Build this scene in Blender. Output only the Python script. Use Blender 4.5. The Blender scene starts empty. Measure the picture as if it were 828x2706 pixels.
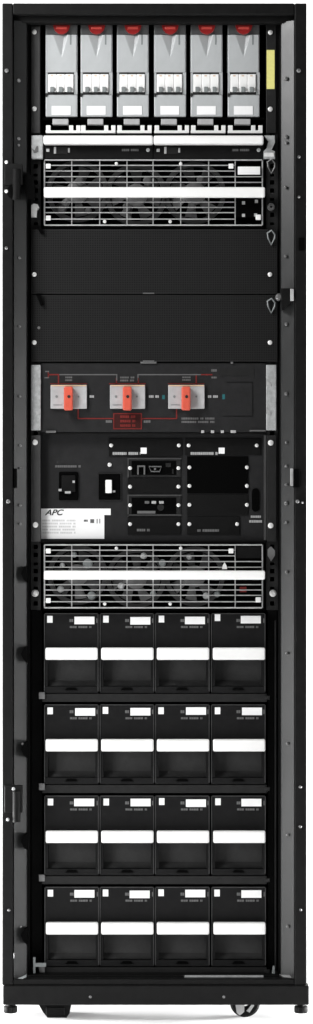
import bpy, bmesh, math, random
from mathutils import Vector

scene = bpy.context.scene
col = scene.collection
rnd = random.Random(7)

# ------------------------------------------------------------------ measures
S = 0.00074            # metres per photo pixel on the front plane
D = 5.0                # camera distance from the front plane of the cabinet
CX, CY, GY = 414.0, 1353.0, 2698.0
ZC = (GY - CY) * S


def X(px, y=0.0):
    return (px - CX) * S * (D + y) / D


def Z(py, y=0.0):
    return ZC + (CY - py) * S * (D + y) / D


# ------------------------------------------------------------------ materials
def mat(name, color, rough=0.5, metal=0.0, spec=0.5, var=0.12, bump=0.0, scale=60.0, emit=None):
    m = bpy.data.materials.new(name)
    m.use_nodes = True
    nt = m.node_tree
    N, L = nt.nodes, nt.links
    b = N['Principled BSDF']
    b.inputs['Metallic'].default_value = metal
    b.inputs['Specular IOR Level'].default_value = spec
    tc = N.new('ShaderNodeTexCoord')
    no = N.new('ShaderNodeTexNoise')
    no.inputs['Scale'].default_value = scale
    no.inputs['Detail'].default_value = 6
    no.inputs['Roughness'].default_value = 0.65
    L.new(tc.outputs['Object'], no.inputs['Vector'])
    r = N.new('ShaderNodeMapRange')
    r.inputs['From Min'].default_value = 0.3
    r.inputs['From Max'].default_value = 0.7
    r.inputs['To Min'].default_value = 1 - var
    r.inputs['To Max'].default_value = 1 + var
    L.new(no.outputs['Fac'], r.inputs['Value'])
    mul = N.new('ShaderNodeVectorMath')
    mul.operation = 'SCALE'
    mul.inputs[0].default_value = color
    L.new(r.outputs['Result'], mul.inputs['Scale'])
    L.new(mul.outputs['Vector'], b.inputs['Base Color'])
    r2 = N.new('ShaderNodeMapRange')
    r2.inputs['To Min'].default_value = max(0.03, rough - 0.08)
    r2.inputs['To Max'].default_value = min(1, rough + 0.08)
    L.new(no.outputs['Fac'], r2.inputs['Value'])
    L.new(r2.outputs['Result'], b.inputs['Roughness'])
    if bump:
        n2 = N.new('ShaderNodeTexNoise')
        n2.inputs['Scale'].default_value = 900
        n2.inputs['Detail'].default_value = 2
        L.new(tc.outputs['Object'], n2.inputs['Vector'])
        bp = N.new('ShaderNodeBump')
        bp.inputs['Strength'].default_value = bump
        bp.inputs['Distance'].default_value = 0.0006
        L.new(n2.outputs['Fac'], bp.inputs['Height'])
        L.new(bp.outputs['Normal'], b.inputs['Normal'])
    if emit:
        b.inputs['Emission Color'].default_value = (*emit[:3], 1)
        b.inputs['Emission Strength'].default_value = emit[3]
    return m


def perforated(name, color, hole, period):
    m = mat(name, color, 0.55, 0, 0.12, 0.08, 0.15)
    nt = m.node_tree
    N, L = nt.nodes, nt.links
    b = N['Principled BSDF']
    src = b.inputs['Base Color'].links[0].from_socket
    tc = next(n for n in N if n.type == 'TEX_COORD')
    sep = N.new('ShaderNodeSeparateXYZ')
    L.new(tc.outputs['Object'], sep.inputs[0])

    def op(kind, a, bb=None):
        n = N.new('ShaderNodeMath')
        n.operation = kind
        for i, v in enumerate((a, bb)):
            if v is None:
                continue
            if isinstance(v, (int, float)):
                n.inputs[i].default_value = v
            else:
                L.new(v, n.inputs[i])
        return n.outputs[0]
    f = 2 * math.pi / period
    u = op('ADD', sep.outputs['X'], sep.outputs['Z'])
    v = op('SUBTRACT', sep.outputs['X'], sep.outputs['Z'])
    w = op('MULTIPLY', op('SINE', op('MULTIPLY', u, f * 0.7)), op('SINE', op('MULTIPLY', v, f * 0.7)))
    r = N.new('ShaderNodeMapRange')
    r.inputs['From Min'].default_value = 0.1
    r.inputs['From Max'].default_value = 0.5
    L.new(w, r.inputs['Value'])
    mx = N.new('ShaderNodeMix')
    mx.data_type = 'RGBA'
    L.new(r.outputs['Result'], mx.inputs['Factor'])
    L.new(src, mx.inputs['A'])
    mx.inputs['B'].default_value = (*hole, 1)
    L.new(mx.outputs['Result'], b.inputs['Base Color'])
    return m


M = dict(
    paint=mat('black_powder_coat', (0.0068, 0.0068, 0.0068), 0.5, 0, 0.11, 0.25, 0.35),
    channel=mat('charcoal_satin_paint', (0.0135, 0.014, 0.014), 0.36, 0.0, 0.5, 0.08, 0.1, 25),
    dark=mat('dark_interior_steel', (0.004, 0.004, 0.004), 0.75, 0, 0.1, 0.2),
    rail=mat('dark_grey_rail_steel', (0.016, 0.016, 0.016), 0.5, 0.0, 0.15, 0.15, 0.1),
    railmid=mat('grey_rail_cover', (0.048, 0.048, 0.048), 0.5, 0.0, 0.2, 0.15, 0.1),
    blank=perforated('perforated_black_panel', (0.0145, 0.0145, 0.0145), (0.0025, 0.0025, 0.0025), 0.0064),
    bat=mat('battery_black_plastic', (0.0085, 0.0085, 0.0087), 0.55, 0, 0.10, 0.2, 0.4),
    batlow=mat('battery_recess_plastic', (0.034, 0.034, 0.034), 0.6, 0, 0.15, 0.15, 0.4),
    batedge=mat('battery_edge_plastic', (0.045, 0.045, 0.045), 0.5, 0, 0.2, 0.2),
    chassis=mat('charcoal_chassis_steel', (0.0185, 0.0185, 0.019), 0.5, 0, 0.12, 0.15, 0.3),
    chassisdark=mat('near_black_cover_plate', (0.005, 0.005, 0.005), 0.6, 0, 0.1, 0.2, 0.2),
    blackhole=mat('matt_black_plastic', (0.0015, 0.0015, 0.0015), 0.9, 0, 0.03, 0.1),
    white=mat('white_plastic', (0.82, 0.82, 0.81), 0.4, 0, 0.4, 0.015, 0.1),
    label=mat('white_label_paper', (0.86, 0.86, 0.86), 0.55, 0, 0.3, 0.01),
    grey=mat('light_grey_cover_plastic', (0.41, 0.425, 0.43), 0.33, 0.0, 0.5, 0.05, 0.15, 30),
    topdark=mat('dark_grey_top_plastic', (0.085, 0.087, 0.088), 0.4, 0, 0.3, 0.2, 0.1, 40),
    midgrey=mat('mid_grey_plastic', (0.19, 0.205, 0.205), 0.45, 0, 0.4, 0.08),
    zinc=mat('bright_zinc_plate', (0.44, 0.45, 0.45), 0.38, 0.25, 0.5, 0.25, 0.1, 120),
    wire=mat('zinc_grille_wire', (0.46, 0.46, 0.46), 0.4, 0.2, 0.5, 0.2),
    screw=mat('zinc_screw_head', (0.72, 0.72, 0.71), 0.35, 0.15, 0.5, 0.1),
    duskscrew=mat('dull_steel_rivet', (0.15, 0.15, 0.15), 0.4, 0.3, 0.5, 0.2),
    fan=mat('fan_dark_plastic', (0.024, 0.024, 0.024), 0.45, 0, 0.4, 0.2),
    fanhub=mat('fan_hub_grey_plastic', (0.085, 0.085, 0.085), 0.45, 0, 0.3, 0.3),
    red=mat('red_lens_plastic', (0.26, 0.011, 0.011), 0.3, 0, 0.5, 0.1),
    redband=mat('bright_red_lens_band', (0.62, 0.075, 0.06), 0.3, 0, 0.5, 0.05),
    orange=mat('orange_red_handle_plastic', (0.58, 0.092, 0.056), 0.4, 0, 0.4, 0.06),
    redline=mat('dark_red_print', (0.14, 0.016, 0.014), 0.6, 0, 0.2, 0.1),
    redfill=mat('deep_red_print', (0.035, 0.006, 0.005), 0.6, 0, 0.2, 0.1),
    greyline=mat('grey_print', (0.11, 0.11, 0.11), 0.6, 0, 0.2, 0.1),
    palegrey=mat('pale_grey_print', (0.32, 0.32, 0.32), 0.6, 0, 0.2, 0.1),
    teal=mat('teal_print', (0.02, 0.11, 0.12), 0.6, 0, 0.2, 0.1),
    tan=mat('tan_print', (0.62, 0.44, 0.28), 0.6, 0, 0.2, 0.1),
    ink=mat('black_ink', (0.02, 0.02, 0.02), 0.6, 0, 0.2, 0.1),
    fadeink=mat('pale_ink', (0.62, 0.62, 0.62), 0.6, 0, 0.2, 0.1),
    plate=mat('pale_grey_switch_plate', (0.40, 0.40, 0.405), 0.45, 0, 0.4, 0.1),
    yellow=mat('pale_yellow_sticker', (0.78, 0.74, 0.25), 0.55, 0, 0.3, 0.05, 0, 200),
    rubber=mat('black_rubber', (0.006, 0.006, 0.006), 0.6, 0, 0.12, 0.2),
    backdrop=mat('white_studio_paper', (0.86, 0.86, 0.86), 0.9, 0, 0.05, 0.004, 0, 3),
)


# ------------------------------------------------------------------ mesh builder
class MB:
    """collects shapes of one part; coordinates are world, made local to the thing on build"""

    def __init__(self):
        self.bm = bmesh.new()

    def wbox(self, x0, x1, y0, y1, z0, z1, bev=0.0):
        x0, x1 = sorted((x0, x1)); y0, y1 = sorted((y0, y1)); z0, z1 = sorted((z0, z1))
        vs = [self.bm.verts.new(p) for p in ((x0, y0, z0), (x1, y0, z0), (x1, y1, z0), (x0, y1, z0),
                                             (x0, y0, z1), (x1, y0, z1), (x1, y1, z1), (x0, y1, z1))]
        fs = [self.bm.faces.new([vs[i] for i in q]) for q in
              ((0, 3, 2, 1), (4, 5, 6, 7), (0, 1, 5, 4), (1, 2, 6, 5), (2, 3, 7, 6), (3, 0, 4, 7))]
        if bev > 0:
            bev = min(bev, 0.45 * min(x1 - x0, y1 - y0, z1 - z0))
            es = list({e for f in fs for e in f.edges})
            bmesh.ops.bevel(self.bm, geom=es, offset=bev, segments=2, affect='EDGES', profile=0.5)
        return self

    def box(self, px0, py0, px1, py1, y0, y1, bev=0.0):
        """rectangle of the front view seen at depth y0, extruded straight back to y1"""
        return self.wbox(X(px0, y0), X(px1, y0), y0, y1, Z(py1, y0), Z(py0, y0), bev)

    def disc(self, px, py, r, y0, y1, n=20, dome=0.0, inner=0.0):
        """disc facing the camera (r in photo px)"""
        cx, cz, R = X(px, y0), Z(py, y0), r * S
        prof = [(0.0 if not inner else inner * S, y0), (R * (0.6 if not inner else 0.9), y0), (R, y0 + dome), (R, y1)]
        if dome == 0:
            prof = [(0.0 if not inner else inner * S, y0), (R, y0), (R, y1)]
        if inner:
            prof.append((inner * S, y1)); prof.append((inner * S, y0))
        self._lathe(prof, lambda r_, h, a: (cx + r_ * math.cos(a), h, cz + r_ * math.sin(a)), n)
        return self

    def _lathe(self, prof, f, n):
        rings = []
        for r_, h in prof:
            if r_ < 1e-7:
                rings.append([self.bm.verts.new(f(0, h, 0))])
            else:
                rings.append([self.bm.verts.new(f(r_, h, 2 * math.pi * i / n)) for i in range(n)])
        for a, b in zip(rings, rings[1:]):
            for i in range(n):
                j = (i + 1) % n
                q = [a[i % len(a)], a[j % len(a)], b[j % len(b)], b[i % len(b)]]
                q = list(dict.fromkeys(q))
                if len(q) > 2:
                    self.bm.faces.new(q)

    def lathe(self, prof, centre, axis='z', n=24):
        cx, cy, cz = centre
        if axis == 'z':
            g = lambda r_, h, a: (cx + r_ * math.cos(a), cy + r_ * math.sin(a), cz + h)
        elif axis == 'x':
            g = lambda r_, h, a: (cx + h, cy + r_ * math.cos(a), cz + r_ * math.sin(a))
        else:
            g = lambda r_, h, a: (cx + r_ * math.cos(a), cy + h, cz + r_ * math.sin(a))
        self._lathe(prof, g, n)
        return self

    def tube(self, pts, r, n=8, closed=False):
        pts = [Vector(p) for p in pts]
        rings = []
        m = len(pts)
        for i, p in enumerate(pts):
            a = pts[(i - 1) % m] if (closed or i > 0) else p
            b = pts[(i + 1) % m] if (closed or i < m - 1) else p
            t = (b - a).normalized()
            up = Vector((0, 1, 0)) if abs(t.y) < 0.9 else Vector((1, 0, 0))
            u = t.cross(up).normalized(); v = t.cross(u).normalized()
            rings.append([self.bm.verts.new(p + r * (math.cos(2 * math.pi * k / n) * u + math.sin(2 * math.pi * k / n) * v)) for k in range(n)])
        pairs = list(zip(rings, rings[1:])) + ([(rings[-1], rings[0])] if closed else [])
        for a, b in pairs:
            for k in range(n):
                j = (k + 1) % n
                self.bm.faces.new([a[k], a[j], b[j], b[k]])
        if not closed:
            self.bm.faces.new(rings[0]); self.bm.faces.new(rings[-1])
        return self

    def poly(self, pts, y0, y1):
        """outline in photo px at depth y0, extruded to y1"""
        a = [self.bm.verts.new((X(p[0], y0), y0, Z(p[1], y0))) for p in pts]
        b = [self.bm.verts.new((X(p[0], y0), y1, Z(p[1], y0))) for p in pts]
        self.bm.faces.new(a); self.bm.faces.new(b[::-1])
        for i in range(len(pts)):
            j = (i + 1) % len(pts)
            self.bm.faces.new([a[i], b[i], b[j], a[j]])
        return self

    def line(self, pts, w, y0, y1):
        """flat printed line through photo px points (axis aligned runs)"""
        for (xa, ya), (xb, yb) in zip(pts, pts[1:]):
            self.box(min(xa, xb) - w / 2, min(ya, yb) - w / 2, max(xa, xb) + w / 2, max(ya, yb) + w / 2, y0, y1)
            y0 -= 0.00002
        return self

    def words(self, x0, y0, x1, y1, d, words=3, rows=1):
        """tiny print too small to read: rows of short dashes"""
        h = (y1 - y0) / rows
        for k in range(rows):
            x = x0
            gaps = sorted(rnd.uniform(x0 + 8, x1 - 8) for _ in range(words - 1)) if x1 - x0 > 18 else []
            while x < x1 - 1:
                w = rnd.uniform(3.0, 6.5)
                yt = y0 + k * h + 0.14 * h
                yb = y0 + k * h + h * 0.74
                self.box(x, yt, min(x + w, x1), yb, d, d + 0.0004)
                x += w + 0.7
                if gaps and x > gaps[0]:
                    gaps.pop(0); x += 4
        return self

    def build(self, name, material, parent=None, smooth=False, label=None):
        bm = self.bm
        bmesh.ops.recalc_face_normals(bm, faces=bm.faces[:])
        if parent is not None:
            root = parent
            while root.parent is not None:
                root = root.parent
            bmesh.ops.translate(bm, verts=bm.verts[:], vec=-root.location)
        me = bpy.data.meshes.new(name)
        bm.to_mesh(me); bm.free()
        me.materials.append(material)
        if smooth:
            for p in me.polygons:
                p.use_smooth = True
            me.set_sharp_from_angle(angle=math.radians(35))
        o = bpy.data.objects.new(name, me)
        col.objects.link(o)
        if parent is not None:
            o.parent = parent
        if label:
            o['label'] = label
        return o


def thing(name, label, cat, loc, group=None):
    o = bpy.data.objects.new(name, None)
    o.empty_display_size = 0.03
    col.objects.link(o)
    o.location = loc
    o['label'] = label
    o['category'] = cat
    if group:
        o['group'] = group
    return o


def copy_tree(o, parent=None):
    c = o.copy()
    col.objects.link(c)
    c.parent = parent
    for ch in list(o.children):
        copy_tree(ch, c)
    return c


def screw(parent, px, py, y, r=6.0, m='screw', name='screw'):
    b = MB().disc(px, py, r, y - 0.0035, y + 0.004, 16, 0.0012)
    s = b.build(name, M[m], parent, True)
    return s


def text_mesh(txt, size, shear, m, parent, px, py, y, name):
    cu = bpy.data.curves.new(name, 'FONT')
    cu.body = txt
    cu.size = size
    cu.shear = shear
    cu.offset = size * 0.022
    cu.extrude = 0.0002
    tmp = bpy.data.objects.new(name, cu)
    col.objects.link(tmp)
    dg = bpy.context.evaluated_depsgraph_get()
    me = bpy.data.meshes.new_from_object(tmp.evaluated_get(dg))
    col.objects.unlink(tmp)
    bpy.data.objects.remove(tmp)
    root = parent
    while root.parent is not None:
        root = root.parent
    ox, oy, oz = X(px, y) - root.location.x, y - root.location.y, Z(py, y) - root.location.z
    for v in me.vertices:
        x, yy, zz = v.co
        v.co = (ox + x * 1.15, oy - zz, oz + yy)
    me.materials.clear(); me.materials.append(m)
    o = bpy.data.objects.new(name, me)
    col.objects.link(o)
    o.parent = parent
    return o


# ================================================================== backdrop (studio sweep)
bm = bmesh.new()
prof = [(-9.0, 0.0), (1.6, 0.0)]
for i in range(1, 13):
    a = math.radians(90 * i / 12)
    prof.append((1.6 + 1.2 * math.sin(a), 1.2 - 1.2 * math.cos(a)))
prof.append((2.8, 5.0))
rows = [[bm.verts.new((x, y, z)) for x in (-6.0, -2.0, 2.0, 6.0)] for y, z in prof]
for a, b in zip(rows, rows[1:]):
    for i in range(3):
        bm.faces.new([a[i], a[i + 1], b[i + 1], b[i]])
me = bpy.data.meshes.new('backdrop'); bm.to_mesh(me); bm.free()
for p in me.polygons:
    p.use_smooth = True
me.materials.append(M['backdrop'])
bd = bpy.data.objects.new('backdrop', me)
col.objects.link(bd)
bd['kind'] = 'structure'
bd['label'] = 'plain white studio floor and background behind the cabinet'

# ================================================================== the cabinet
DEEP = 1.0
rack = thing('rack_cabinet', 'tall open-fronted black equipment cabinet standing on casters', 'rack cabinet', (0, 0, 0))
# front posts with folded returns
for sx, (a, b, c) in ((-1, (6, 34, 38)), (1, (811, 779, 777))):
    p = MB()
    p.box(min(a, b), 8, max(a, b), 2603.5, 0.0, 0.034, 0.002)
    p.build('post', M['paint'], rack)
    # slanted inner channel of the frame
    e0, e1 = (37.5, 70) if sx < 0 else (777, 744)
    xa, xb = X(e0, 0.010), X(e1, 0.026)
    zt, zb = Z(54, 0.01), Z(2590, 0.01)
    ch = MB()
    t = 0.003
    ring = [(xa, 0.010), (xb, 0.026), (xb, 0.026 + t), (xa, 0.010 + t)]
    lo = [ch.bm.verts.new((x, y, zb)) for x, y in ring]
    hi = [ch.bm.verts.new((x, y, zt)) for x, y in ring]
    ch.bm.faces.new(lo); ch.bm.faces.new(hi[::-1])
    for i in range(4):
        j = (i + 1) % 4
        ch.bm.faces.new([lo[i], lo[j], hi[j], hi[i]])
    # thin return lip running back from the channel
    ch.wbox(xb - 0.001, xb + 0.001, 0.0292, 0.05, zb, zt)
    ch.build('inner_channel', M['channel'], rack)
    # outer side panel
    xo = X(a)
    MB().wbox(xo - sx * 0.0015, xo - sx * 0.0035, 0.036, DEEP, Z(2600), Z(12)).build('side_panel', M['paint'], rack)
# beams, roof, base and back
MB().box(34.5, 8, 778.5, 38, 0.0015, 0.034, 0.002).build('top_beam', M['paint'], rack)
MB().box(36, 39, 777, 60, 0.020, 0.046, 0.001).build('top_lip', M['chassisdark'], rack)
MB().wbox(X(8), X(809), 0.036, DEEP, Z(12), Z(9)).build('roof_panel', M['paint'], rack)
MB().wbox(X(12), X(805), DEEP, DEEP + 0.002, Z(2619), Z(13)).build('rear_panel', M['dark'], rack)
MB().box(34.5, 2588, 778.5, 2603, 0.003, 0.034, 0.0015).build('bottom_beam', M['paint'], rack)
MB().box(8, 2605, 817, 2656, -0.004, 0.030, 0.0022).build('plinth', M['paint'], rack)
MB().wbox(X(12), X(805), 0.035, DEEP, Z(2618), Z(2610)).build('base_panel', M['dark'], rack)
MB().box(76, 2577, 738, 2587, 0.030, 0.10, 0.001).build('floor_tray', M['dark'], rack)
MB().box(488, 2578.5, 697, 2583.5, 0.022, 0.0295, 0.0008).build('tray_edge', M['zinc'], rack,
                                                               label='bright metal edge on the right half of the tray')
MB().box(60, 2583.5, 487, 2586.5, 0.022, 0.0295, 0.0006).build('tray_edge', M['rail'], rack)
# corner brackets at the foot of the frame
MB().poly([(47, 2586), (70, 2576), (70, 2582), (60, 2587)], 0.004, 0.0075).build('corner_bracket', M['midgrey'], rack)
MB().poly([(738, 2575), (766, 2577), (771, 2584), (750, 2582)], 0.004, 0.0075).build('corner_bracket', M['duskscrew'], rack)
b = MB().box(88, 2530, 94, 2572, 0.042, 0.046).box(94, 2545, 122, 2555, 0.041, 0.0455)
b.build('base_bracket', M['midgrey'], rack)
b = MB().poly([(719, 2573), (727, 2573), (726, 2553), (721, 2553)], 0.04, 0.044)
b.build('base_bracket', M['midgrey'], rack)
# inner walls (black void beside the equipment)
for (a, b_) in ((71, 79), (737, 743)):
    MB().box(a, 58, b_, 2576, 0.052, 0.9).build('inner_wall', M['dark'], rack)
# mounting rails with square holes
for (a, b_) in ((82, 108), (704, 735)):
    y0, y1 = 0.056, 0.058
    r = MB()
    w = (b_ - a)
    h0, h1 = a + w * 0.5 - 5.5, a + w * 0.5 + 5.5
    r.box(a, 60, h0, 1612, y0, y1).box(h1, 60, b_, 1612, y0, y1)
    py = 60.0
    k = 0
    while py < 1612:
        r.box(h0, py, h1, min(py + (9.5 if k % 3 else 14), 1612), y0 + 0.0002, y1 - 0.0002)
        py += 21.4; k += 1
    r.build('mounting_rail', M['rail'], rack)
# dark side walls of the battery bay
for (a, b_) in ((84, 112), (708, 733)):
    MB().box(a, 1614, b_, 2574, 0.085, 0.6).build('bay_wall', M['dark'], rack)
MB().box(726, 1640, 730, 2560, 0.07, 0.075).build('bay_strip', M['rail'], rack)
# rivets and screws of the frame
for px, py, y, r in ((18, 186, 0, 5.5), (50, 212, 0.016, 5), (50, 366, 0.016, 4.5), (50, 383, 0.016, 3.5),
                     (790, 186, 0, 5.5), (757, 207, 0.016, 5), (757, 361, 0.016, 5), (757, 376, 0.016, 4),
                     (791, 414, 0, 4), (791, 520, 0, 3.5), (22, 1325, 0, 5.5), (787, 1325, 0, 5), (799, 1328, 0, 3),
                     (17, 655, 0, 4), (52, 681, 0.016, 3.5), (52, 862, 0.016, 3.5), (53, 1047, 0.016, 3.5),
                     (54, 1177, 0.016, 3.5), (54, 1237, 0.016, 3), (54, 1335, 0.016, 4), (54, 1384, 0.016, 3),
                     (755, 494, 0.016, 4), (755, 676, 0.016, 4), (757, 856, 0.016, 4.5), (757, 1040, 0.016, 4.5),
                     (757, 1170, 0.016, 3.5), (757, 1232, 0.016, 4), (757, 1281, 0.016, 4), (757, 1330, 0.016, 5.5),
                     (757, 1381, 0.016, 4), (758, 1512, 0.016, 4.5), (759, 1727, 0.016, 4), (760, 1965, 0.016, 4),
                     (761, 2207, 0.016, 4), (761, 2449, 0.016, 4.5), (794, 2080, 0, 4), (794, 2185, 0, 4),
                     (795, 2405, 0, 3.5), (24, 2406, 0, 4), (60, 1966, 0.02, 3.5), (55, 2449, 0.02, 3.5)):
    screw(rack, px, py, y, r, 'duskscrew', 'rivet')
for px in (239, 592):
    b = MB().disc(px, 2635, 3.8, -0.0062, -0.003, 14, 0.001)
    sc = b.build('plinth_screw', M['duskscrew'], rack, True)
# hinges and cable clips along the left post
for (y0p, y1p, rv) in ((432, 512, ((17, 428), (17, 505))), (2075, 2172, ((36, 2085), (21, 2166)))):
    h = MB().box(12, y0p, 60, y1p - 24, -0.003, 0.006, 0.0015)
    hg = h.build('hinge', M['paint'], rack)
    MB().lathe([(0, -0.03), (0.008, -0.03), (0.008, 0.03), (0, 0.03)], (X(44), -0.002, Z(y0p + 56)), 'z', 16).build('hinge_pin', M['chassisdark'], hg, True)
    for px, py in rv:
        b = MB().disc(px, py, 4.5, -0.0055, -0.0005, 12, 0.001)
        b.build('rivet', M['screw'] if y0p < 1000 else M['zinc'], hg, True)
MB().disc(37, 506, 19, -0.006, 0.006, 24, 0.003).build('hinge_knob', M['blackhole'], rack, True)
for py in (1518, 1730, 1982, 2226, 2475):
    c = MB().poly([(56, py - 2), (64, py - 18), (72, py - 22), (72, py + 22), (62, py + 12)], 0.008, 0.03)
    c.build('cable_clip', M['blackhole'], rack)
MB().poly([(58, 470), (76, 452), (92, 486), (92, 530), (70, 520)], 0.006, 0.03).build('cable_clip', M['blackhole'], rack)
for (a, c) in ((596, 616), (778, 806)):
    MB().poly([(95, a), (108, a), (116, c), (108, c + 2)], 0.040, 0.054).build('cable_clip', M['blackhole'], rack)
MB().box(37, 1238, 45, 1290, 0.004, 0.012).build('strike_plate', M['blackhole'], rack)
MB().box(776, 1240, 792, 1288, -0.0035, 0.01, 0.001).build('strike_plate', M['blackhole'], rack)
MB().box(768, 1238, 776, 1284, 0.003, 0.010, 0.001).build('strike_lip', M['wire'], rack)
# latch catch on the right post
la = MB().poly([(744, 762), (778, 762), (778, 792), (746, 820)], 0.0, 0.022).build('latch_catch', M['chassisdark'], rack)
MB().box(768, 763, 776.5, 795, -0.004, -0.0005, 0.001).build('catch_tongue', M['wire'], la)
MB().disc(738, 784, 9, 0.02, 0.05, 16, 0.003).build('catch_knob', M['duskscrew'], la, True)
MB().box(790, 628, 806, 662, -0.003, 0.004, 0.001).build('keeper_plate', M['blackhole'], rack)
# cable rings on the right rail
for py, kind in ((440, 0), (628, 1), (808, 1)):
    y = 0.045
    pts = [(707, py - 12), (718, py - 19), (727, py - 8), (726, py + 2), (717, py + 19), (709, py + 2)]
    b = MB().tube([(X(p[0], y), y - 0.004 * (i % 2), Z(p[1], y)) for i, p in enumerate(pts)], 0.0017 if kind else 0.0015, 8, True)
    b.build('cable_ring', M['midgrey'] if kind else M['duskscrew'], rack, True)
MB().disc(717, 546, 10, 0.044, 0.055, 18, 0.003, 3).build('grommet', M['duskscrew'], rack, True)
MB().poly([(708, 1452), (717, 1444), (727, 1455), (727, 1468), (717, 1483), (708, 1468)], 0.044, 0.055).build('rail_clip', M['duskscrew'], rack)
MB().poly([(83, 542), (90, 538), (100, 540), (104, 548), (98, 556), (97, 573), (83, 573)], 0.042, 0.055).build('rail_clip', M['screw'], rack)

# casters: left one seen end on, right one turned so the wheel faces out
cl = MB().poly([(100, 2650), (190, 2650), (184, 2678), (176, 2689.5), (126, 2689.5), (115, 2676)], 0.032, 0.09)
cas = cl.build('caster', M['rubber'], rack)
MB().box(122, 2662, 172, 2682, 0.028, 0.0315, 0.001).build('brake_pedal', M['rubber'], cas)
wy = 0.034
wz = Z(2649, wy)
R = wz
wh = MB().lathe([(0.012, -0.012), (R - 0.004, -0.013), (R, -0.009), (R, 0.009), (R - 0.004, 0.013), (0.012, 0.013)],
                (X(648, wy), wy + 0.013, wz), 'y', 40)
cas2 = wh.build('caster', M['rubber'], rack, True)
MB().poly([(622, 2652), (646, 2652), (646, 2674), (634, 2684), (626, 2676)], wy - 0.006, wy - 0.0015).build('caster_fork', M['wire'], cas2)
MB().poly([(652, 2672), (668, 2652), (672, 2658), (660, 2676)], wy - 0.006, wy - 0.0015).build('fork_edge', M['zinc'], cas2)
for px in (140, 660):   # rear pair, far back
    yb = DEEP - 0.15
    MB().lathe([(0, -0.013), (0.026, -0.013), (0.029, -0.009), (0.029, 0.009), (0.026, 0.013), (0, 0.013)],
               (X(px), yb, 0.029), 'x', 28).build('caster', M['rubber'], rack, True)
for px in (27, 797):
    f = MB()
    y = 0.014
    zb, zt = Z(2679), Z(2656.5)
    f.lathe([(0, 0), (0.0125, 0), (0.0135, 0.002), (0.0135, 0.0115), (0.012, 0.013), (0.007, 0.0135), (0.007, zt - zb), (0, zt - zb)],
            (X(px), y, zb), 'z', 20)
    fo = f.build('levelling_foot', M['rubber'], rack, True)
    g = MB()
    for dx in (-8, 2):
        g.box(px + dx, 2663, px + dx + 2, 2676, y - 0.0140, y - 0.0125)
    g.build('foot_rib', M['rail'], fo)

# ================================================================== breaker row
BY = 0.050
sub = thing('breaker_subrack', 'black subrack holding the breaker modules, yellow sticker on its right ear', 'breaker subframe', (0, BY, Z(330, BY)))
MB().box(110, 60, 702, 352, BY + 0.052, BY + 0.058).build('back_plate', M['blackhole'], sub)
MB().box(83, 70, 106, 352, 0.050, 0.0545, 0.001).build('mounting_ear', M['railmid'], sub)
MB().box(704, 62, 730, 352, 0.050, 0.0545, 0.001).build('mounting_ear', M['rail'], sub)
for px, py in ((91, 84), (91, 287), (715, 85), (715, 288)):
    screw(sub, px, py, 0.050, 6.5)
MB().box(705, 132, 726, 235, 0.0488, 0.0496).build('sticker', M['yellow'], sub)
MB().box(112, 309, 700, 316, BY + 0.006, BY + 0.05).build('support_bar', M['blackhole'], sub)


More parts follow.
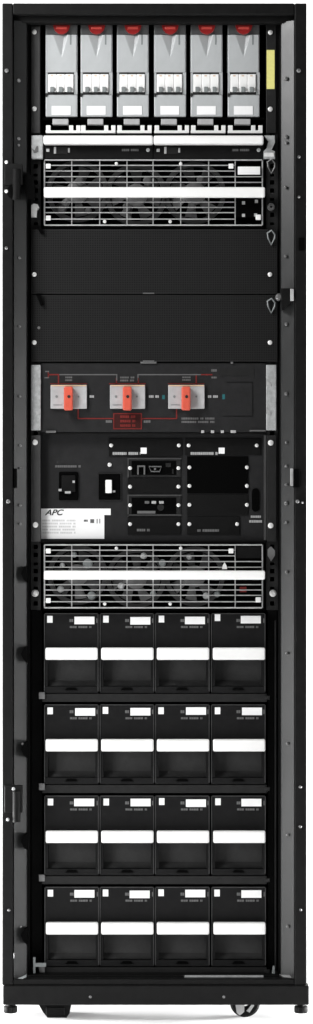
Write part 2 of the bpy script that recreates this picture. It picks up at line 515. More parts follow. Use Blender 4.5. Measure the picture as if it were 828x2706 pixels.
def breaker_module():
    x0 = 121.0
    W = 84.0
    t = thing('breaker_module', '', 'breaker module', (X(x0 + W / 2, BY), BY, Z(350, BY)), 'breaker modules along the top')
    # upper cover: height field with the tapered finger scoop
    c = MB()
    nx, nz = 56, 50
    cx = x0 + W * 0.50
    grid = []
    for j in range(nz + 1):
        py = 92 + (191 - 92) * j / nz
        row = []
        for i in range(nx + 1):
            px = x0 + W * i / nx
            d = 0.0
            e = min(px - x0, x0 + W - px)
            if e < 3:
                d += (3 - e) / 3 * 0.003
            if py < 152:
                tt = min(1.0, (152 - py) / 62.0)
                u = (px - cx) / (20 * tt + 0.01)
                if -1.15 < u < 0.35:
                    d += (u + 1.15) / 1.5 * 12 * tt * S
                elif 0.35 <= u < 0.85:
                    d += (0.85 - u) / 0.5 * 12 * tt * S
            row.append(c.bm.verts.new((X(px, BY), BY + d, Z(py, BY))))
        grid.append(row)
    for a, b_ in zip(grid, grid[1:]):
        for i in range(nx):
            c.bm.faces.new([a[i], a[i + 1], b_[i + 1], b_[i]])
    c.box(x0 + 0.5, 93, x0 + W - 0.5, 190, BY + 0.0365, BY + 0.045)
    MB().box(x0, 61, x0 + W, 91.5, BY + 0.003, BY + 0.04, 0.0015).build('top_band', M['topdark'], t)  # separate darker grey box across the top of the module
    c.box(x0, 92, x0 + 1.2, 191, BY + 0.0032, BY + 0.036).box(x0 + W - 1.2, 92, x0 + W, 191, BY + 0.0032, BY + 0.036)
    c.build('upper_cover', M['grey'], t, True)
    MB().box(x0 + W - 20, 92, x0 + W - 16, 118, BY - 0.0004, BY + 0.002).build('side_print', M['midgrey'], t)
    # lower cover with side cheeks round the breaker window
    lo = MB()
    lo.box(x0, 250, x0 + W, 308, BY, BY + 0.04, 0.0018)
    lo.build('lower_cover', M['grey'], t)
    MB().box(x0, 191.5, x0 + 5.5, 249.5, BY, BY + 0.04).build('window_cheek', M['grey'], t)
    MB().box(x0 + W - 9, 191.5, x0 + W, 249.5, BY, BY + 0.04).build('window_cheek', M['grey'], t)
    MB().box(x0 + 6, 191.6, x0 + W - 9.5, 195.2, BY + 0.001, BY + 0.03).build('shadow_gap', M['ink'], t)  # black strip standing in for the shadowed gap above the breakers
    MB().box(x0 + 6, 243, x0 + W - 9.5, 249.6, BY + 0.001, BY + 0.03).build('shadow_gap', M['ink'], t)  # gap shade below the breakers, likewise put in as a black strip
    bw = (W - 16.5) / 3
    for k in range(3):
        a = x0 + 6.6 + k * bw
        br = MB().box(a, 195.6, a + bw - 0.35, 242.6, BY - 0.003, BY + 0.03, 0.0012).build('circuit_breaker', M['white'], t)
        MB().box(a + 5, 229, a + bw - 6.5, 242.8, BY - 0.0085, BY - 0.0032, 0.001).build('toggle', M['midgrey'], br)
        MB().box(a + 7, 199, a + bw - 9, 201.5, BY - 0.0035, BY - 0.0031).build('rating_mark', M['tan'], br)
    MB().poly([(x0, 246), (x0 + 8, 246), (x0 + 4, 256), (x0, 256)], BY - 0.002, BY - 0.0003).build('lock_tab', M['ink'], t)
    MB().box(x0 + 16, 280, x0 + W - 18, 303, BY - 0.0009, BY - 0.0002).build('rating_label', M['label'], t)
    # red lens at the top
    le = MB()
    pts = [(cx - 22, 62)] + [(cx + 22 * math.cos(math.pi * (1 - i / 12)), 66 + 24 * math.sin(math.pi * i / 12)) for i in range(13)] + [(cx + 22, 62)]
    le.poly(pts, BY - 0.004, BY + 0.010)
    ln = le.build('red_lens', M['red'], t)
    MB().box(cx - 14, 70, cx + 14, 77, BY - 0.0052, BY - 0.0041, 0.0005).build('lens_band', M['redband'], ln)  # brighter red band across the lens
    # latch and white cable clamp under the module
    MB().box(x0 + 18, 314, x0 + 60, 329, BY + 0.002, BY + 0.02, 0.001).build('latch', M['midgrey'] if False else M['plate'], t)
    cc = MB()
    cc.box(x0, 344.5, x0 + W + 8, 352, BY, BY + 0.012, 0.0008)
    for a, b_ in ((1, 13), (62, 73), (81, 92)):
        cc.box(x0 + a, 331, x0 + b_, 345, BY + 0.0006, BY + 0.010, 0.0006)
    cc.build('cable_clamp', M['white'], t)
    return t


proto = breaker_module()
xs = (121, 213.5, 309.5, 408, 504.5, 602.5)
ordw = ('leftmost', 'second from the left', 'third from the left', 'third from the right', 'second from the right', 'rightmost')
for i, px in enumerate(xs):
    o = proto if i == 0 else copy_tree(proto)
    o.location.x = X(px + 42, BY)
    o['label'] = 'grey breaker module with red lens, %s of the six in the row' % ordw[i]

# ================================================================== two control modules with white handles
HY = 0.046
for i, (a, b_) in enumerate(((115, 404.5), (406.5, 697))):
    t = thing('control_module', 'slim black control module with white handle, %s half of the strip under the breakers' % ('left' if i == 0 else 'right'),
              'control module', (X((a + b_) / 2, HY), HY, Z(420, HY)), 'slim control modules side by side')
    MB().box(a, 356, b_, 419, HY, HY + 0.25, 0.001).build('body', M['chassisdark'], t)
    h = MB().box(a, 357.5, b_, 380.5, HY - 0.022, HY - 0.0015, 0.003)
    h.build('handle', M['white'], t)
    for dx, w, hh in ((8, 8, 8), (28, 6, 18), (65, 5, 12)):
        MB().box(a + dx, 397 - hh / 2, a + dx + w, 397 + hh / 2, HY - 0.002, HY - 0.0004, 0.0005).build('indicator', M['wire'], t)
    MB().box(a + 36, 389, a + 63, 406, HY - 0.0009, HY - 0.0003).build('dark_window', M['rail'], t)
    MB().words(b_ - 82, 392, b_ - 38, 402, HY - 0.0006, 2).build('print', M['greyline'], t)
    screw(t, b_ - 13, 396, HY, 5, 'zinc')
cb = thing('cable_bracket', 'bent zinc bracket on the left end of the white handle strip', 'bracket', (X(98, HY), HY, Z(420, HY)), 'zinc brackets at the ends of the white strip')
MB().box(83, 357, 114, 420, HY - 0.006, HY + 0.006, 0.0025).build('plate', M['zinc'], cb)
MB().poly([(84, 392), (92, 397), (97, 386), (101, 386), (101, 401), (90, 404)], HY - 0.0072, HY - 0.0061).build('cutout', M['duskscrew'], cb)
cb = thing('cable_bracket', 'stepped zinc bracket on the right end of the white handle strip', 'bracket', (X(712, HY), HY, Z(420, HY)), 'zinc brackets at the ends of the white strip')
MB().poly([(699, 358), (726, 358), (727, 376), (718, 396), (727, 400), (727, 419), (697, 419), (697, 400), (706, 390), (710, 372)], HY - 0.006, HY + 0.006).build('plate', M['zinc'], cb)
MB().box(699, 403, 725, 414, HY - 0.009, HY - 0.0062, 0.001).build('flange', M['screw'], cb)

# ================================================================== power modules with wire grilles
GY0 = 0.046


def power_module(y0, y1, hy0, hy1, label, upper):
    t = thing('power_module', label, 'power module', (X(407, GY0), GY0, Z(y1, GY0)), 'power modules behind wire grilles')
    b = MB()
    b.box(114, y0 - 4, 702, y1 + 3, GY0 + 0.045, GY0 + 0.5)
    b.box(114, y0 - 5, 702, y0 - 1, GY0 + 0.004, GY0 + 0.045)
    b.box(114, y1 + 1, 702, y1 + 4, GY0 + 0.004, GY0 + 0.045)
    b.build('body', M['blackhole'], t)
    # fans
    hgt = y1 - y0
    for k, cx in enumerate((205, 360, 515)):
        cy = (y0 + y1) / 2 + (-4, 5, 0)[k]
        ring = MB().disc(cx, cy, hgt * 0.47, GY0 + 0.024, GY0 + 0.040, 40, 0, hgt * 0.40).build('fan', M['fan'], t, True)
        MB().disc(cx, cy, hgt * 0.17, GY0 + 0.021, GY0 + 0.040, 28, 0.003).build('hub', M['fanhub'], ring, True)
        bl = MB()
        yc = GY0 + 0.028
        c0 = Vector((X(cx, yc), yc, Z(cy, yc)))
        for q in range(7):
            a = 2 * math.pi * q / 7 + 0.3 * k
            pts = []
            for rr, da, dy in ((0.16, 0, 0.004), (0.39, 0.12, 0.006), (0.39, 0.62, -0.003), (0.16, 0.55, -0.003)):
                r_ = rr * hgt * S
                pts.append(c0 + Vector((r_ * math.cos(a + da), dy, r_ * math.sin(a + da))))
            f0 = [bl.bm.verts.new(p) for p in pts]
            f1 = [bl.bm.verts.new(p + Vector((0, 0.0015, 0))) for p in pts]
            bl.bm.faces.new(f0); bl.bm.faces.new(f1[::-1])
            for m_ in range(4):
                n_ = (m_ + 1) % 4
                bl.bm.faces.new([f0[m_], f1[m_], f1[n_], f0[n_]])
        bl.build('blades', M['fan'], ring)
    # wire grille
    g = MB()
    w = 1.4 * S

    def hw(py, xa=118, xb=693, ww=w, dy=0.0):
        g.tube([(X(xa, GY0), GY0 + dy, Z(py, GY0)), (X(xb, GY0), GY0 + dy, Z(py, GY0))], ww, 6)

    def vw(px, ya, yb, ww=w, dy=0.0024):
        g.tube([(X(px, GY0), GY0 + dy, Z(ya, GY0)), (X(px, GY0), GY0 + dy, Z(yb, GY0))], ww, 6)
    top = (y0 + 2, y0 + 16, y0 + 31, y0 + 46, y0 + 61)
    bot = (y1 - 64, y1 - 50, y1 - 36, y1 - 19, y1 - 3)
    for py in top:
        xb = 693
        if py in top[1:3] and True:
            xb = 622
        hw(py, 118, xb, w * (1.35 if py == top[0] else 1))
    for py in bot:
        hw(py, 118, 693 if not (upper and py in bot[:4]) else 622, w * (1.35 if py == bot[-1] else 1))
    for px in (190, 264, 336, 405, 478, 552, 622):
        vw(px, y0 + 2, y1 - 3)
    vw(118, y0 + 2, y1 - 3, w * 1.35)
    vw(694, y0 + 2, y1 - 3, w * 1.35)
    g.build('wire_grille', M['wire'], t, True)
    for px in (130, 686):
        MB().box(px - 6, hy0 + 4, px + 6, hy1 - 4, GY0 - 0.016, GY0 + 0.045).build('handle_standoff', M['chassisdark'], t)
    MB().box(116, hy0, 701, hy1, GY0 - 0.030, GY0 - 0.0165, 0.003).build('handle', M['white'], t)
    for px, py, s_ in ((128, y0 + 18, 6.5), (128, y1 - 22, 6.5), (611, y0 + 18, 6.5), (683, y1 - 24, 7)):
        MB().box(px - s_, py - s_, px + s_, py + s_, GY0 - 0.004, GY0 - 0.0018, 0.001).build('fastener', M['white'], t)
    for px, py in ((308, y0 + 11), (478, y0 + 11), (277, y1 - 13), (450, y1 - 13)):
        screw(t, px, py, GY0 - 0.001, 4.5)
    if upper:
        MB().box(629, y0 + 19, 688, y0 + 40, GY0 - 0.003, GY0 + 0.002, 0.0006).build('label_plate', M['label'], t)
        p = MB().box(625, y1 - 70, 690, y1 - 25, GY0 + 0.003, GY0 + 0.04, 0.001).build('connector_box', M['blackhole'], t)
        for px, py, r in ((163, y1 - 48, 11), (234, y1 - 42, 9), (335, y1 - 52, 11), (508, y1 - 56, 11), (210, y0 + 58, 12), (390, y0 + 56, 12), (530, y0 + 52, 10)):
            MB().disc(px, py, r, GY0 + 0.012, GY0 + 0.02, 16, 0.004).build('reflection_blob', M['fanhub'], t, True)  # added discs stand in for blurred reflections behind the grille
        for px, py in ((644, y1 - 62), (678, y1 - 66), (644, y1 - 29), (676, y1 - 30)):
            MB().box(px - 4, py - 4, px + 4, py + 4, GY0 + 0.0005, GY0 + 0.0028).build('contact', M['wire'], p)
    else:
        MB().box(627, y0 + 6, 690, y0 + 37, GY0 + 0.002, GY0 + 0.006).build('label_plate', M['chassisdark'], t)
        MB().box(634, y1 - 58, 652, y1 - 44, GY0 + 0.004, GY0 + 0.010, 0.001).build('status_light', M['redline'], t)
        MB().poly([(587, hy0 - 4), (589, hy0 - 14), (594, hy0 - 22), (599, hy0 - 14), (601, hy0 - 4)], GY0 - 0.004, GY0).build('highlight_blob', M['white'], t)  # white shape painting a bright highlight blob above the handle
        for px, py, r in ((380, y0 + 31, 9), (196, y0 + 28, 8), (500, y0 + 34, 7), (545, y1 - 34, 9), (575, y1 - 38, 8), (242, y1 - 35, 11), (160, y1 - 52, 9), (320, y1 - 60, 9), (232, y0 + 52, 13), (430, y0 + 50, 10), (405, y1 - 40, 8), (165, y0 + 56, 7)):
            MB().disc(px, py, r, GY0 + 0.012, GY0 + 0.02, 16, 0.004).build('reflection_blob', M['zinc'] if r in (9, 7) else M['midgrey'], t, True)  # paler added discs imitate the reflection blobs seen through the wires
    return t


pm = power_module(421, 598, 494, 521, 'upper power module with wire grille, white handle bar and a blank white label', True)
pm2 = power_module(1438, 1609, 1508, 1532, 'lower power module with wire grille and white handle bar above the batteries', False)
for px in (93, 722):
    MB().disc(px, 1568, 9.5, 0.048, 0.056, 22, 0.003).build('thumb_screw', M['screw'], pm2, True)

# ================================================================== blank panels
PY = 0.048
for (y0, y1, sy, lab) in ((605, 777, 725, 'upper blank black perforated filler panel, directly under the upper power module'),
                          (779.5, 956, 905, 'lower blank black perforated filler panel, directly above the switch panel')):
    t = thing('blank_panel', lab, 'filler panel', (X(408, PY), PY, Z(y1, PY)), 'blank filler panels')
    MB().box(82, y0, 734, y1, PY, PY + 0.02, 0.0012).build('face_plate', M['blank'], t)
    for px in (91, 714):
        screw(t, px, sy, PY, 6)
    MB().box(378, y1 - 3.5, 408, y1 - 0.5, PY - 0.0012, PY - 0.0003).build('pull_notch', M['duskscrew'], t)
t_ = MB().disc(103, 866, 4, PY - 0.003, PY + 0.003, 12, 0.001).build('screw', M['duskscrew'], t, True)

# ================================================================== switch panel
WY = 0.052
sw = thing('switch_panel', 'black panel with three orange rotary switches and a red circuit diagram', 'switch panel', (X(408, WY), WY, Z(1140, WY)))
MB().box(109, 959, 703, 1142, WY, WY + 0.2, 0.001).build('face_plate', M['chassis'], sw)
for a, b_ in ((82, 108), (704, 731)):
    br = MB().box(a, 964, b_, 1137, WY - 0.006, WY + 0.003, 0.0015).build('side_bracket', M['zinc'], sw)
    for py in (1016, 1092):
        s_ = 1 if a < 200 else -1
        e = b_ if s_ > 0 else a
        MB().poly([(e, py - 14), (e - s_ * 12, py - 2), (e - s_ * 12, py + 4), (e, py)], WY - 0.0075, WY - 0.0061).build('clip', M['wire'], br)
q = WY - 0.0006
MB().line([(128, 990), (155, 990), (155, 1016)], 3.6, q, WY - 0.0001).line([(128, 984), (128, 996)], 3, q, WY - 0.0001) \
    .line([(532, 990), (560, 990)], 3.4, q, WY - 0.0001).line([(519, 990), (519, 1016)], 3.6, q, WY - 0.0001) \
    .line([(207, 1082), (207, 1106), (300, 1106)], 3.2, q, WY - 0.0001).line([(374, 1106), (467, 1106), (467, 1082)], 3.2, q, WY - 0.0001) \
    .line([(290, 1014), (384, 1014)], 3, q, WY - 0.0001).line([(134, 1014), (230, 1014)], 2, q, WY - 0.0003) \
    .line([(445, 1014), (540, 1014)], 2, q, WY - 0.0001).line([(308, 1000), (308, 1014)], 3, q, WY - 0.0001) \
    .line([(366, 1000), (366, 1014)], 3, q, WY - 0.0001).build('diagram_red_line', M['redline'], sw)
MB().line([(157, 990), (309, 990), (309, 1004)], 3, q, WY - 0.0001).line([(365, 1004), (365, 990), (530, 990)], 3, q, WY - 0.0001) \
    .build('diagram_grey_line', M['greyline'], sw)
MB().box(302, 1094, 373, 1133, WY - 0.0005, WY - 0.0001).build('red_box', M['redfill'], sw)
MB().line([(301, 1093), (374, 1093), (374, 1133), (301, 1133), (301, 1093)], 2.8, WY - 0.0009, WY - 0.0006).build('red_box_border', M['redline'], sw)
tx = MB()
for r_ in ((120, 979, 130, 985, 1, 1), (118, 996, 130, 1001, 1, 1), (173, 994, 191, 1009, 1, 2), (318, 994, 356, 1010, 2, 2), (482, 994, 504, 1008, 1, 2),
           (559, 974, 573, 985, 1, 1), (559, 994, 573, 1002, 1, 1), (280, 1109, 296, 1120, 1, 1), (380, 1109, 398, 1120, 1, 1),
           (480, 1102, 567, 1120, 3, 2)):
    tx.words(r_[0], r_[1], r_[2], r_[3], WY - 0.0007, r_[4], r_[5])
tx.build('diagram_print', M['greyline'], sw)
MB().words(318, 1096, 358, 1131, WY - 0.0013, 2, 3).build('red_box_print', M['redline'], sw)
MB().words(237, 1043, 250, 1054, WY - 0.0007, 1).words(394, 1043, 420, 1054, WY - 0.0007, 2).words(550, 1043, 576, 1054, WY - 0.0007, 2).build('switch_print', M['palegrey'], sw)
MB().box(429, 1044, 436, 1055, WY - 0.0006, WY - 0.0001).build('teal_mark', M['teal'], sw)
MB().box(588, 1042, 595, 1055, WY - 0.0006, WY - 0.0001).build('teal_mark', M['teal'], sw)
MB().box(582, 975, 672, 993, WY - 0.0008, WY - 0.0001).build('plain_plate', M['rail'], sw)
MB().line([(600, 1010), (668, 1010), (668, 1100), (590, 1100)], 1.2, WY - 0.0008, WY - 0.0002).build('panel_seam', M['chassisdark'], sw)
for i, (a, b_) in enumerate(((134, 230), (291, 384), (445, 541))):
    pl = MB().box(a, 1017, b_, 1080, WY - 0.007, WY - 0.0012, 0.0012).build('switch_plate', M['plate'], sw)
    c = (a + b_) / 2
    MB().line([(a + 8, 1070), (a + 30, 1070)], 2, WY - 0.0076, WY - 0.0071).disc(b_ - 22, 1048, 2.5, WY - 0.0076, WY - 0.0071).disc(a + 16, 1048, 3.5, WY - 0.0076, WY - 0.0071) \
        .build('plate_print', M['midgrey'], pl)
    MB().box(a + 1.5, 1017.5, b_ - 1.5, 1020.5, WY - 0.0078, WY - 0.0071).build('plate_edge', M['tan'], pl)
    hd = MB().box(c - 13, 1021, c + 11, 1084, WY - 0.024, WY - 0.0075, 0.003).build('rotary_handle', M['orange'], sw)
    MB().disc(c + 0.5, 1048, 4.2, WY - 0.0248, WY - 0.0242, 14).build('handle_hole', M['ink'], hd, True)
for px, w_ in ((536, 8), (562, 9), (588, 8), (617, 14)):
    MB().box(px - w_ / 2, 1137, px + w_ / 2, 1144, WY - 0.004, WY - 0.0015, 0.0008).build('edge_clip', M['wire'], sw)
MB().box(122, 1138, 148, 1144, WY - 0.004, WY - 0.0015, 0.0008).build('edge_strip', M['greyline'], sw)
MB().box(660, 1136, 703, 1140, WY - 0.004, WY - 0.0015, 0.0008).build('edge_strip', M['greyline'], sw)
MB().box(372, 955.5, 414, 960.5, WY - 0.004, WY - 0.001, 0.0008).build('edge_clip', M['duskscrew'], sw)
MB().box(610, 956, 616, 961, WY - 0.004, WY - 0.001).build('edge_clip', M['duskscrew'], sw)

# ================================================================== system chassis
CYD = 0.072
ch = thing('control_chassis', 'charcoal chassis with card slots, power inlet and a big white label', 'control chassis', (X(407, CYD), CYD, Z(1425, CYD)))
fp = MB().box(109, 1147, 705, 1428, CYD, CYD + 0.3)
fp.build('face_plate', M['chassis'], ch)
MB().box(108, 1143.5, 704, 1146.5, WY + 0.002, CYD + 0.02).box(104, 1428.5, 706, 1434, WY + 0.004, CYD + 0.02).build('hood', M['chassisdark'], ch)
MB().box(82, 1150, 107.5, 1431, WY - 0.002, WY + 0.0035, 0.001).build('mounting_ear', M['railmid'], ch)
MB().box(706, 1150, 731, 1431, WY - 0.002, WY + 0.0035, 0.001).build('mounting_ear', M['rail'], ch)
MB().box(698.5, 1150, 704, 1427, WY + 0.001, CYD - 0.0004).build('side_lip', M['railmid'], ch)
for px, py in ((93, 1169), (716, 1170), (94, 1387), (716, 1389)):
    screw(ch, px, py, WY - 0.002, 7.5)
F = CYD - 0.001


def cover(x0, y0, x1, y1, m, screws, y=F, name='cover_plate', sm='screw'):
    o = MB().box(x0, y0, x1, y1, y - 0.0012, CYD - 0.0003, 0.0005).build(name, M[m], ch)
    for px, py in screws:
        b = MB().disc(px, py, 5, y - 0.0042, y - 0.0014, 14, 0.001)
        b.build('screw', M[sm], o, True)
    return o


c1 = cover(288, 1158, 482, 1206, 'chassisdark', ((294, 1177), (473, 1177)))
c2 = cover(489, 1158, 690, 1202, 'chassisdark', ((499, 1177), (679, 1177)))
for c, a, b_ in ((c1, 298, 372), (c2, 504, 578)):
    MB().words(a, 1193, b_, 1205, F - 0.0018, 3).build('print', M['palegrey'], c)
    MB().box(b_, 1183, b_ + 16, 1199, F - 0.0022, F - 0.0013).build('sticker', M['label'], c)
k1 = cover(338, 1209, 478, 1260, 'rail', ((344, 1237), (472, 1237)), name='interface_card')
k2 = cover(338, 1263, 478, 1302, 'chassisdark', ((344, 1286), (472, 1286)))
k3 = cover(338, 1306, 478, 1363, 'rail', ((344, 1335), (472, 1335)), name='interface_card')
k4 = cover(338, 1366, 478, 1412, 'chassisdark', ((344, 1385), (472, 1385)))
for k, a, b_ in ((k1, 1209, 1260), (k3, 1306, 1363)):
    MB().line([(339, b_), (339, a + 3), (478, a + 3)], 3.5, F - 0.003, F - 0.0014).build('card_frame', M['railmid'], k)
    MB().box(348, a + 9, 466, b_ - 5, F - 0.0018, F - 0.0013).build('card_face', M['blackhole'], k)
MB().line([(339, 1361), (478, 1361)], 3.5, F - 0.003, F - 0.0014).build('card_frame', M['railmid'], k3)
# ports on the upper card
MB().line([(365, 1252), (365, 1232), (382, 1232), (382, 1252)], 4, F - 0.006, F - 0.0019).build('network_port', M['greyline'], k1)
rp = [(394, 1233), (427, 1233), (422, 1246), (400, 1246)]
MB().tube([(X(p[0], F), F - 0.004, Z(p[1], F)) for p in rp], 0.0014, 6, True).build('serial_port', M['greyline'], k1, True)
MB().disc(410, 1239.5, 3, F - 0.005, F - 0.0019, 14).build('port_core', M['greyline'], k1, True)
MB().box(438, 1224, 452, 1234, F - 0.003, F - 0.0019).box(455, 1240, 459, 1252, F - 0.003, F - 0.0019).build('port_led', M['rail'], k1)
# ports on the second card
for px, m_ in ((389, 'greyline'), (407, 'wire'), (427, 'wire')):
    MB().box(px - 6, 1324, px + 6, 1331, F - 0.004, F - 0.0019, 0.0006).build('jack', M[m_], k3)
MB().disc(425, 1341, 9, F - 0.003, F - 0.0019, 16).build('jack_ring', M['rail'], k3, True)
MB().box(363, 1350, 411, 1357, F - 0.0024, F - 0.0019).build('print_bar', M['greyline'], k3)
MB().words(362, 1396, 396, 1407, F - 0.0018, 2).build('print', M['greyline'], k4)
r1 = cover(495, 1206, 656, 1304, 'blackhole', ((501, 1235), (653, 1235), (501, 1284), (653, 1284)), name='blind_cover')
r2 = cover(495, 1307, 656, 1362, 'chassisdark', ((501, 1334), (653, 1334)))
r3 = cover(495, 1365, 634, 1412, 'chassisdark', ((501, 1385), (627, 1385)))
MB().words(522, 1397, 580, 1408, F - 0.0018, 2).build('print', M['greyline'], r3)
# slot with its small label
pts = []
for i in range(13):
    a = math.pi * i / 12
    pts.append((676 + 10 * math.cos(a), 1300 - 10 * math.sin(a)))
for i in range(13):
    a = math.pi + math.pi * i / 12
    pts.append((676 + 10 * math.cos(a), 1342 - 10 * math.sin(a)))
MB().poly(pts, F - 0.001, CYD - 0.0002).build('oval_slot', M['blackhole'], ch)
MB().words(663, 1361, 690, 1371, F - 0.0006, 1).words(659, 1373, 694, 1384, F - 0.0006, 1).build('slot_print', M['palegrey'], ch)
# power inlet
inl = MB().box(156, 1247, 207, 1322, F - 0.004, CYD - 0.0003, 0.002).build('power_inlet', M['blackhole'], ch)
MB().box(163, 1256, 200, 1300, F - 0.0075, F - 0.0042, 0.002).build('inlet_socket', M['chassisdark'], inl)
for (a, b_, c, d) in ((155, 1292, 163, 1298), (172, 1298, 187, 1304), (192, 1270, 198, 1276)):
    MB().box(a, b_, c, d, F - 0.009, F - 0.0076).build('inlet_pin', M['wire'], inl)
MB().words(146, 1228, 214, 1238, F - 0.0002, 2).build('inlet_print', M['greyline'], ch)
screw(ch, 290, 1228, CYD - 0.0005, 5.5)
rk = MB().box(262, 1253, 318, 1320, F - 0.003, CYD - 0.0003, 0.0015).build('rocker_switch', M['blackhole'], ch)
MB().line([(260, 1251), (320, 1251), (320, 1322), (260, 1322), (260, 1251)], 2.4, F - 0.0012, CYD - 0.0003).build('switch_bezel', M['rail'], rk)
MB().box(279, 1268, 296, 1303, F - 0.010, F - 0.0032, 0.0015).build('rocker', M['white'], rk)
MB().box(298, 1296, 305, 1301, F - 0.004, F - 0.0031).build('switch_mark', M['wire'], rk)
# white rating label
lbp = MB().poly([(109, 1344), (293, 1344), (293, 1361), (276, 1361), (276, 1424), (109, 1424)], F - 0.0006, CYD - 0.0002).build('rating_label', M['label'], ch)
text_mesh('APC', 0.0155, 0.35, M['ink'], lbp, 120, 1361, F - 0.0009, 'label_logo')
MB().words(112, 1372, 200, 1412, F - 0.0010, 3, 5).build('label_print', M['fadeink'], lbp)
MB().words(222, 1372, 232, 1381, F - 0.0010, 1).box(239, 1372, 249, 1382, F - 0.0011, F - 0.0007).box(256, 1371, 258, 1383, F - 0.0011, F - 0.0007) \
    .box(263, 1371, 265, 1383, F - 0.0011, F - 0.0007).build('label_symbol', M['greyline'], lbp)

# ================================================================== battery modules and shelves
AY = 0.060


def battery_module():
    x0, x1 = 117.5, 260.0
    y0, y1 = 1621.0, 1831.0
    t = thing('battery_module', '', 'battery', (X((x0 + x1) / 2, AY), AY, Z(y1, AY)), 'battery modules in four rows')
    up = MB().box(x0, y0, x1, 1713, AY, AY + 0.35, 0.001)
    up.build('upper_front', M['bat'], t)
    lo = MB()
    lo.box(x0, 1713.5, x0 + 9, y1 - 18, AY + 0.001, AY + 0.35)
    lo.box(x1 - 8, 1713.5, x1, y1 - 18, AY + 0.001, AY + 0.35)
    lo.build('lower_cheek', M['bat'], t)
    # recessed grip, sloping towards the front at the bottom
    g = MB()
    xa, xb = X(x0 + 9.3, AY), X(x1 - 8.3, AY)
    za, zb, zc_ = Z(1714, AY), Z(1800, AY), Z(1813, AY)
    yy = (AY + 0.030, AY + 0.024, AY + 0.010)
    ra = [[g.bm.verts.new((x, y, z)) for x in (xa, xb)] for y, z in zip(yy, (za, zb, zc_))]
    rb = [[g.bm.verts.new((x, AY + 0.06, z)) for x in (xa, xb)] for z in (za, zb, zc_)]
    for q in range(2):
        g.bm.faces.new([ra[q][0], ra[q][1], ra[q + 1][1], ra[q + 1][0]])
        g.bm.faces.new([rb[q][0], rb[q][1], rb[q + 1][1], rb[q + 1][0]])
    g.build('grip_recess', M['batlow'], t)
    lip = MB().box(x0, 1814, x1, y1, AY + 0.0005, AY + 0.35, 0.001).build('bottom_lip', M['bat'], t)
    MB().poly([(172, 1824), (178, 1817), (200, 1817), (206, 1824)], AY - 0.0012, AY + 0.0004).build('latch_notch', M['blackhole'], lip)
    ed = MB()
    ed.box(x0 - 0.6, y0 + 2, x0 + 1.6, y1 - 4, AY - 0.0016, AY - 0.0002)
    ed.box(x1 - 1.6, y0 + 2, x1 + 0.6, y1 - 4, AY - 0.0016, AY - 0.0002)
    ed.box(x0 + 2, y0 - 0.4, x1 - 2, y0 + 1.6, AY - 0.0016, AY - 0.0002)
    ed.build('edge_trim', M['batedge'], t)
    h = MB().box(x0 + 2.5, 1712, x1 - 1.5, 1744, AY - 0.024, AY - 0.010, 0.003)
    hd = h.build('handle', M['white'], t)
    MB().box(x0 + 12, 1716, x0 + 22, 1736, AY - 0.0098, AY + 0.016).box(x1 - 22, 1716, x1 - 12, 1736, AY - 0.0098, AY + 0.016).build('handle_arm', M['bat'], hd)
    MB().box(126, 1627, 140.5, 1645, AY - 0.0009, AY - 0.0002).build('sticker', M['label'], t)
    MB().box(197, 1629, 250, 1649, AY - 0.0009, AY - 0.0002).build('serial_label', M['label'], t)
    MB().words(184, 1634, 194, 1647, AY - 0.0008, 1).box(255, 1634, 258, 1646, AY - 0.0008, AY - 0.0003).words(185, 1653, 242, 1662, AY - 0.0008, 3).build('print', M['greyline'], t)
    return t


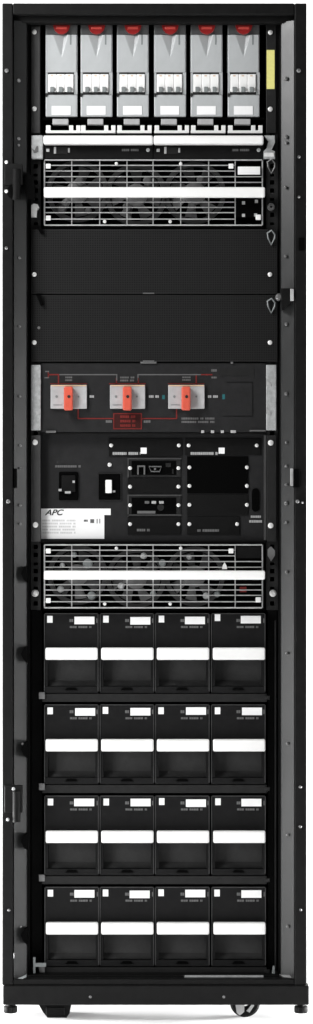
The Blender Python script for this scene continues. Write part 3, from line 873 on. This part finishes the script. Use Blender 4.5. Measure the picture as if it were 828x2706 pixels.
bp = battery_module()
rown = ('top', 'second', 'third', 'bottom')
coln = ('far left', 'second from left', 'second from right', 'far right')
cols_px = (117.5, 264.5, 411.0, 558.5)
for r_ in range(4):
    for c_ in range(4):
        o = bp if r_ == c_ == 0 else copy_tree(bp)
        o.location = (X(cols_px[c_] + 71.25 + (0.4 * r_ if c_ in (0, 3) else 0), AY), AY, Z(1831 + 241 * r_, AY))
        for k in o.children:
            if k.name.startswith(('sticker', 'serial_label')):
                k.location = (rnd.uniform(-0.0012, 0.0012), 0, 0.003 if (r_, c_) == (0, 3) and k.name.startswith('sticker') else rnd.uniform(-0.0012, 0.0012))
        o['label'] = 'black battery module with white handle, %s in the %s row of batteries' % (coln[c_], rown[r_])
sh = None
for r_ in range(4):
    y = 1833 + 241 * r_
    if sh is None:
        sh = thing('battery_shelf', '', 'shelf', (X(410, AY), AY, Z(y + 24, AY)), 'shelves under the battery rows')
        MB().box(112, y, 706, y + 22, AY + 0.002, AY + 0.40, 0.001).build('shelf_plate', M['rail'], sh)
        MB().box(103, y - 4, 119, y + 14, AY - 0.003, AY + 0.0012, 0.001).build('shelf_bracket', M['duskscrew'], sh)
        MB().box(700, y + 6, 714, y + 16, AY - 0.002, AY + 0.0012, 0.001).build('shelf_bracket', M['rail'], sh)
        o = sh
    else:
        o = copy_tree(sh)
        o.location.z = Z(y + 24, AY)
    o['label'] = 'thin dark metal shelf under the %s row of battery modules' % rown[r_]

# ================================================================== light
w = bpy.data.worlds.new('World')
scene.world = w
w.use_nodes = True
bg = w.node_tree.nodes['Background']
bg.inputs['Color'].default_value = (1, 1, 1, 1)
bg.inputs['Strength'].default_value = 0.15


def area(name, loc, target, sx, sy, power, color=(1, 1, 1)):
    l = bpy.data.lights.new(name, 'AREA')
    l.shape = 'RECTANGLE'
    l.size, l.size_y = sx, sy
    l.energy = power
    l.color = color
    o = bpy.data.objects.new(name, l)
    col.objects.link(o)
    o.location = loc
    o.rotation_euler = (Vector(target) - Vector(loc)).to_track_quat('-Z', 'Y').to_euler()
    return o


area('key_softbox', (-1.0, -0.80, 2.25), (0.0, 0, 1.0), 0.6, 0.7, 29)
area('low_fill', (-1.05, -0.95, 0.55), (0.0, 0, 0.6), 0.5, 0.8, 11)
area('side_strip', (2.3, -1.05, 1.12), (-0.27, 0, 1.12), 0.4, 0.7, 10)
area('under_fill', (-1.7, 0.38, 0.16), (0, 0.38, 0.0), 1.0, 0.22, 210)  # added lamp out of view, brightens the floor under the cabinet
area('under_fill', (1.7, 0.38, 0.16), (0, 0.38, 0.0), 1.0, 0.22, 210)  # its added twin on the right, for the same floor gap
area('backdrop_softbox', (2.4, 0.9, 2.6), (0.3, 2.8, 1.2), 1.5, 1.5, 110)
area('backdrop_softbox', (-2.4, 0.9, 2.6), (-0.3, 2.8, 1.2), 1.5, 1.5, 90)

# ================================================================== camera
cam = bpy.data.cameras.new('camera')
cam.sensor_fit = 'VERTICAL'
cam.sensor_height = 36
cam.lens = 36 * D / (2706 * S)
cam.clip_end = 100
co = bpy.data.objects.new('camera', cam)
col.objects.link(co)
co.location = (0, -D, ZC)
co.rotation_euler = (math.radians(90), 0, 0)
scene.camera = co
scene.view_settings.view_transform = 'Standard'
scene.view_settings.look = 'None'
scene.view_settings.exposure = 0
scene.view_settings.gamma = 1
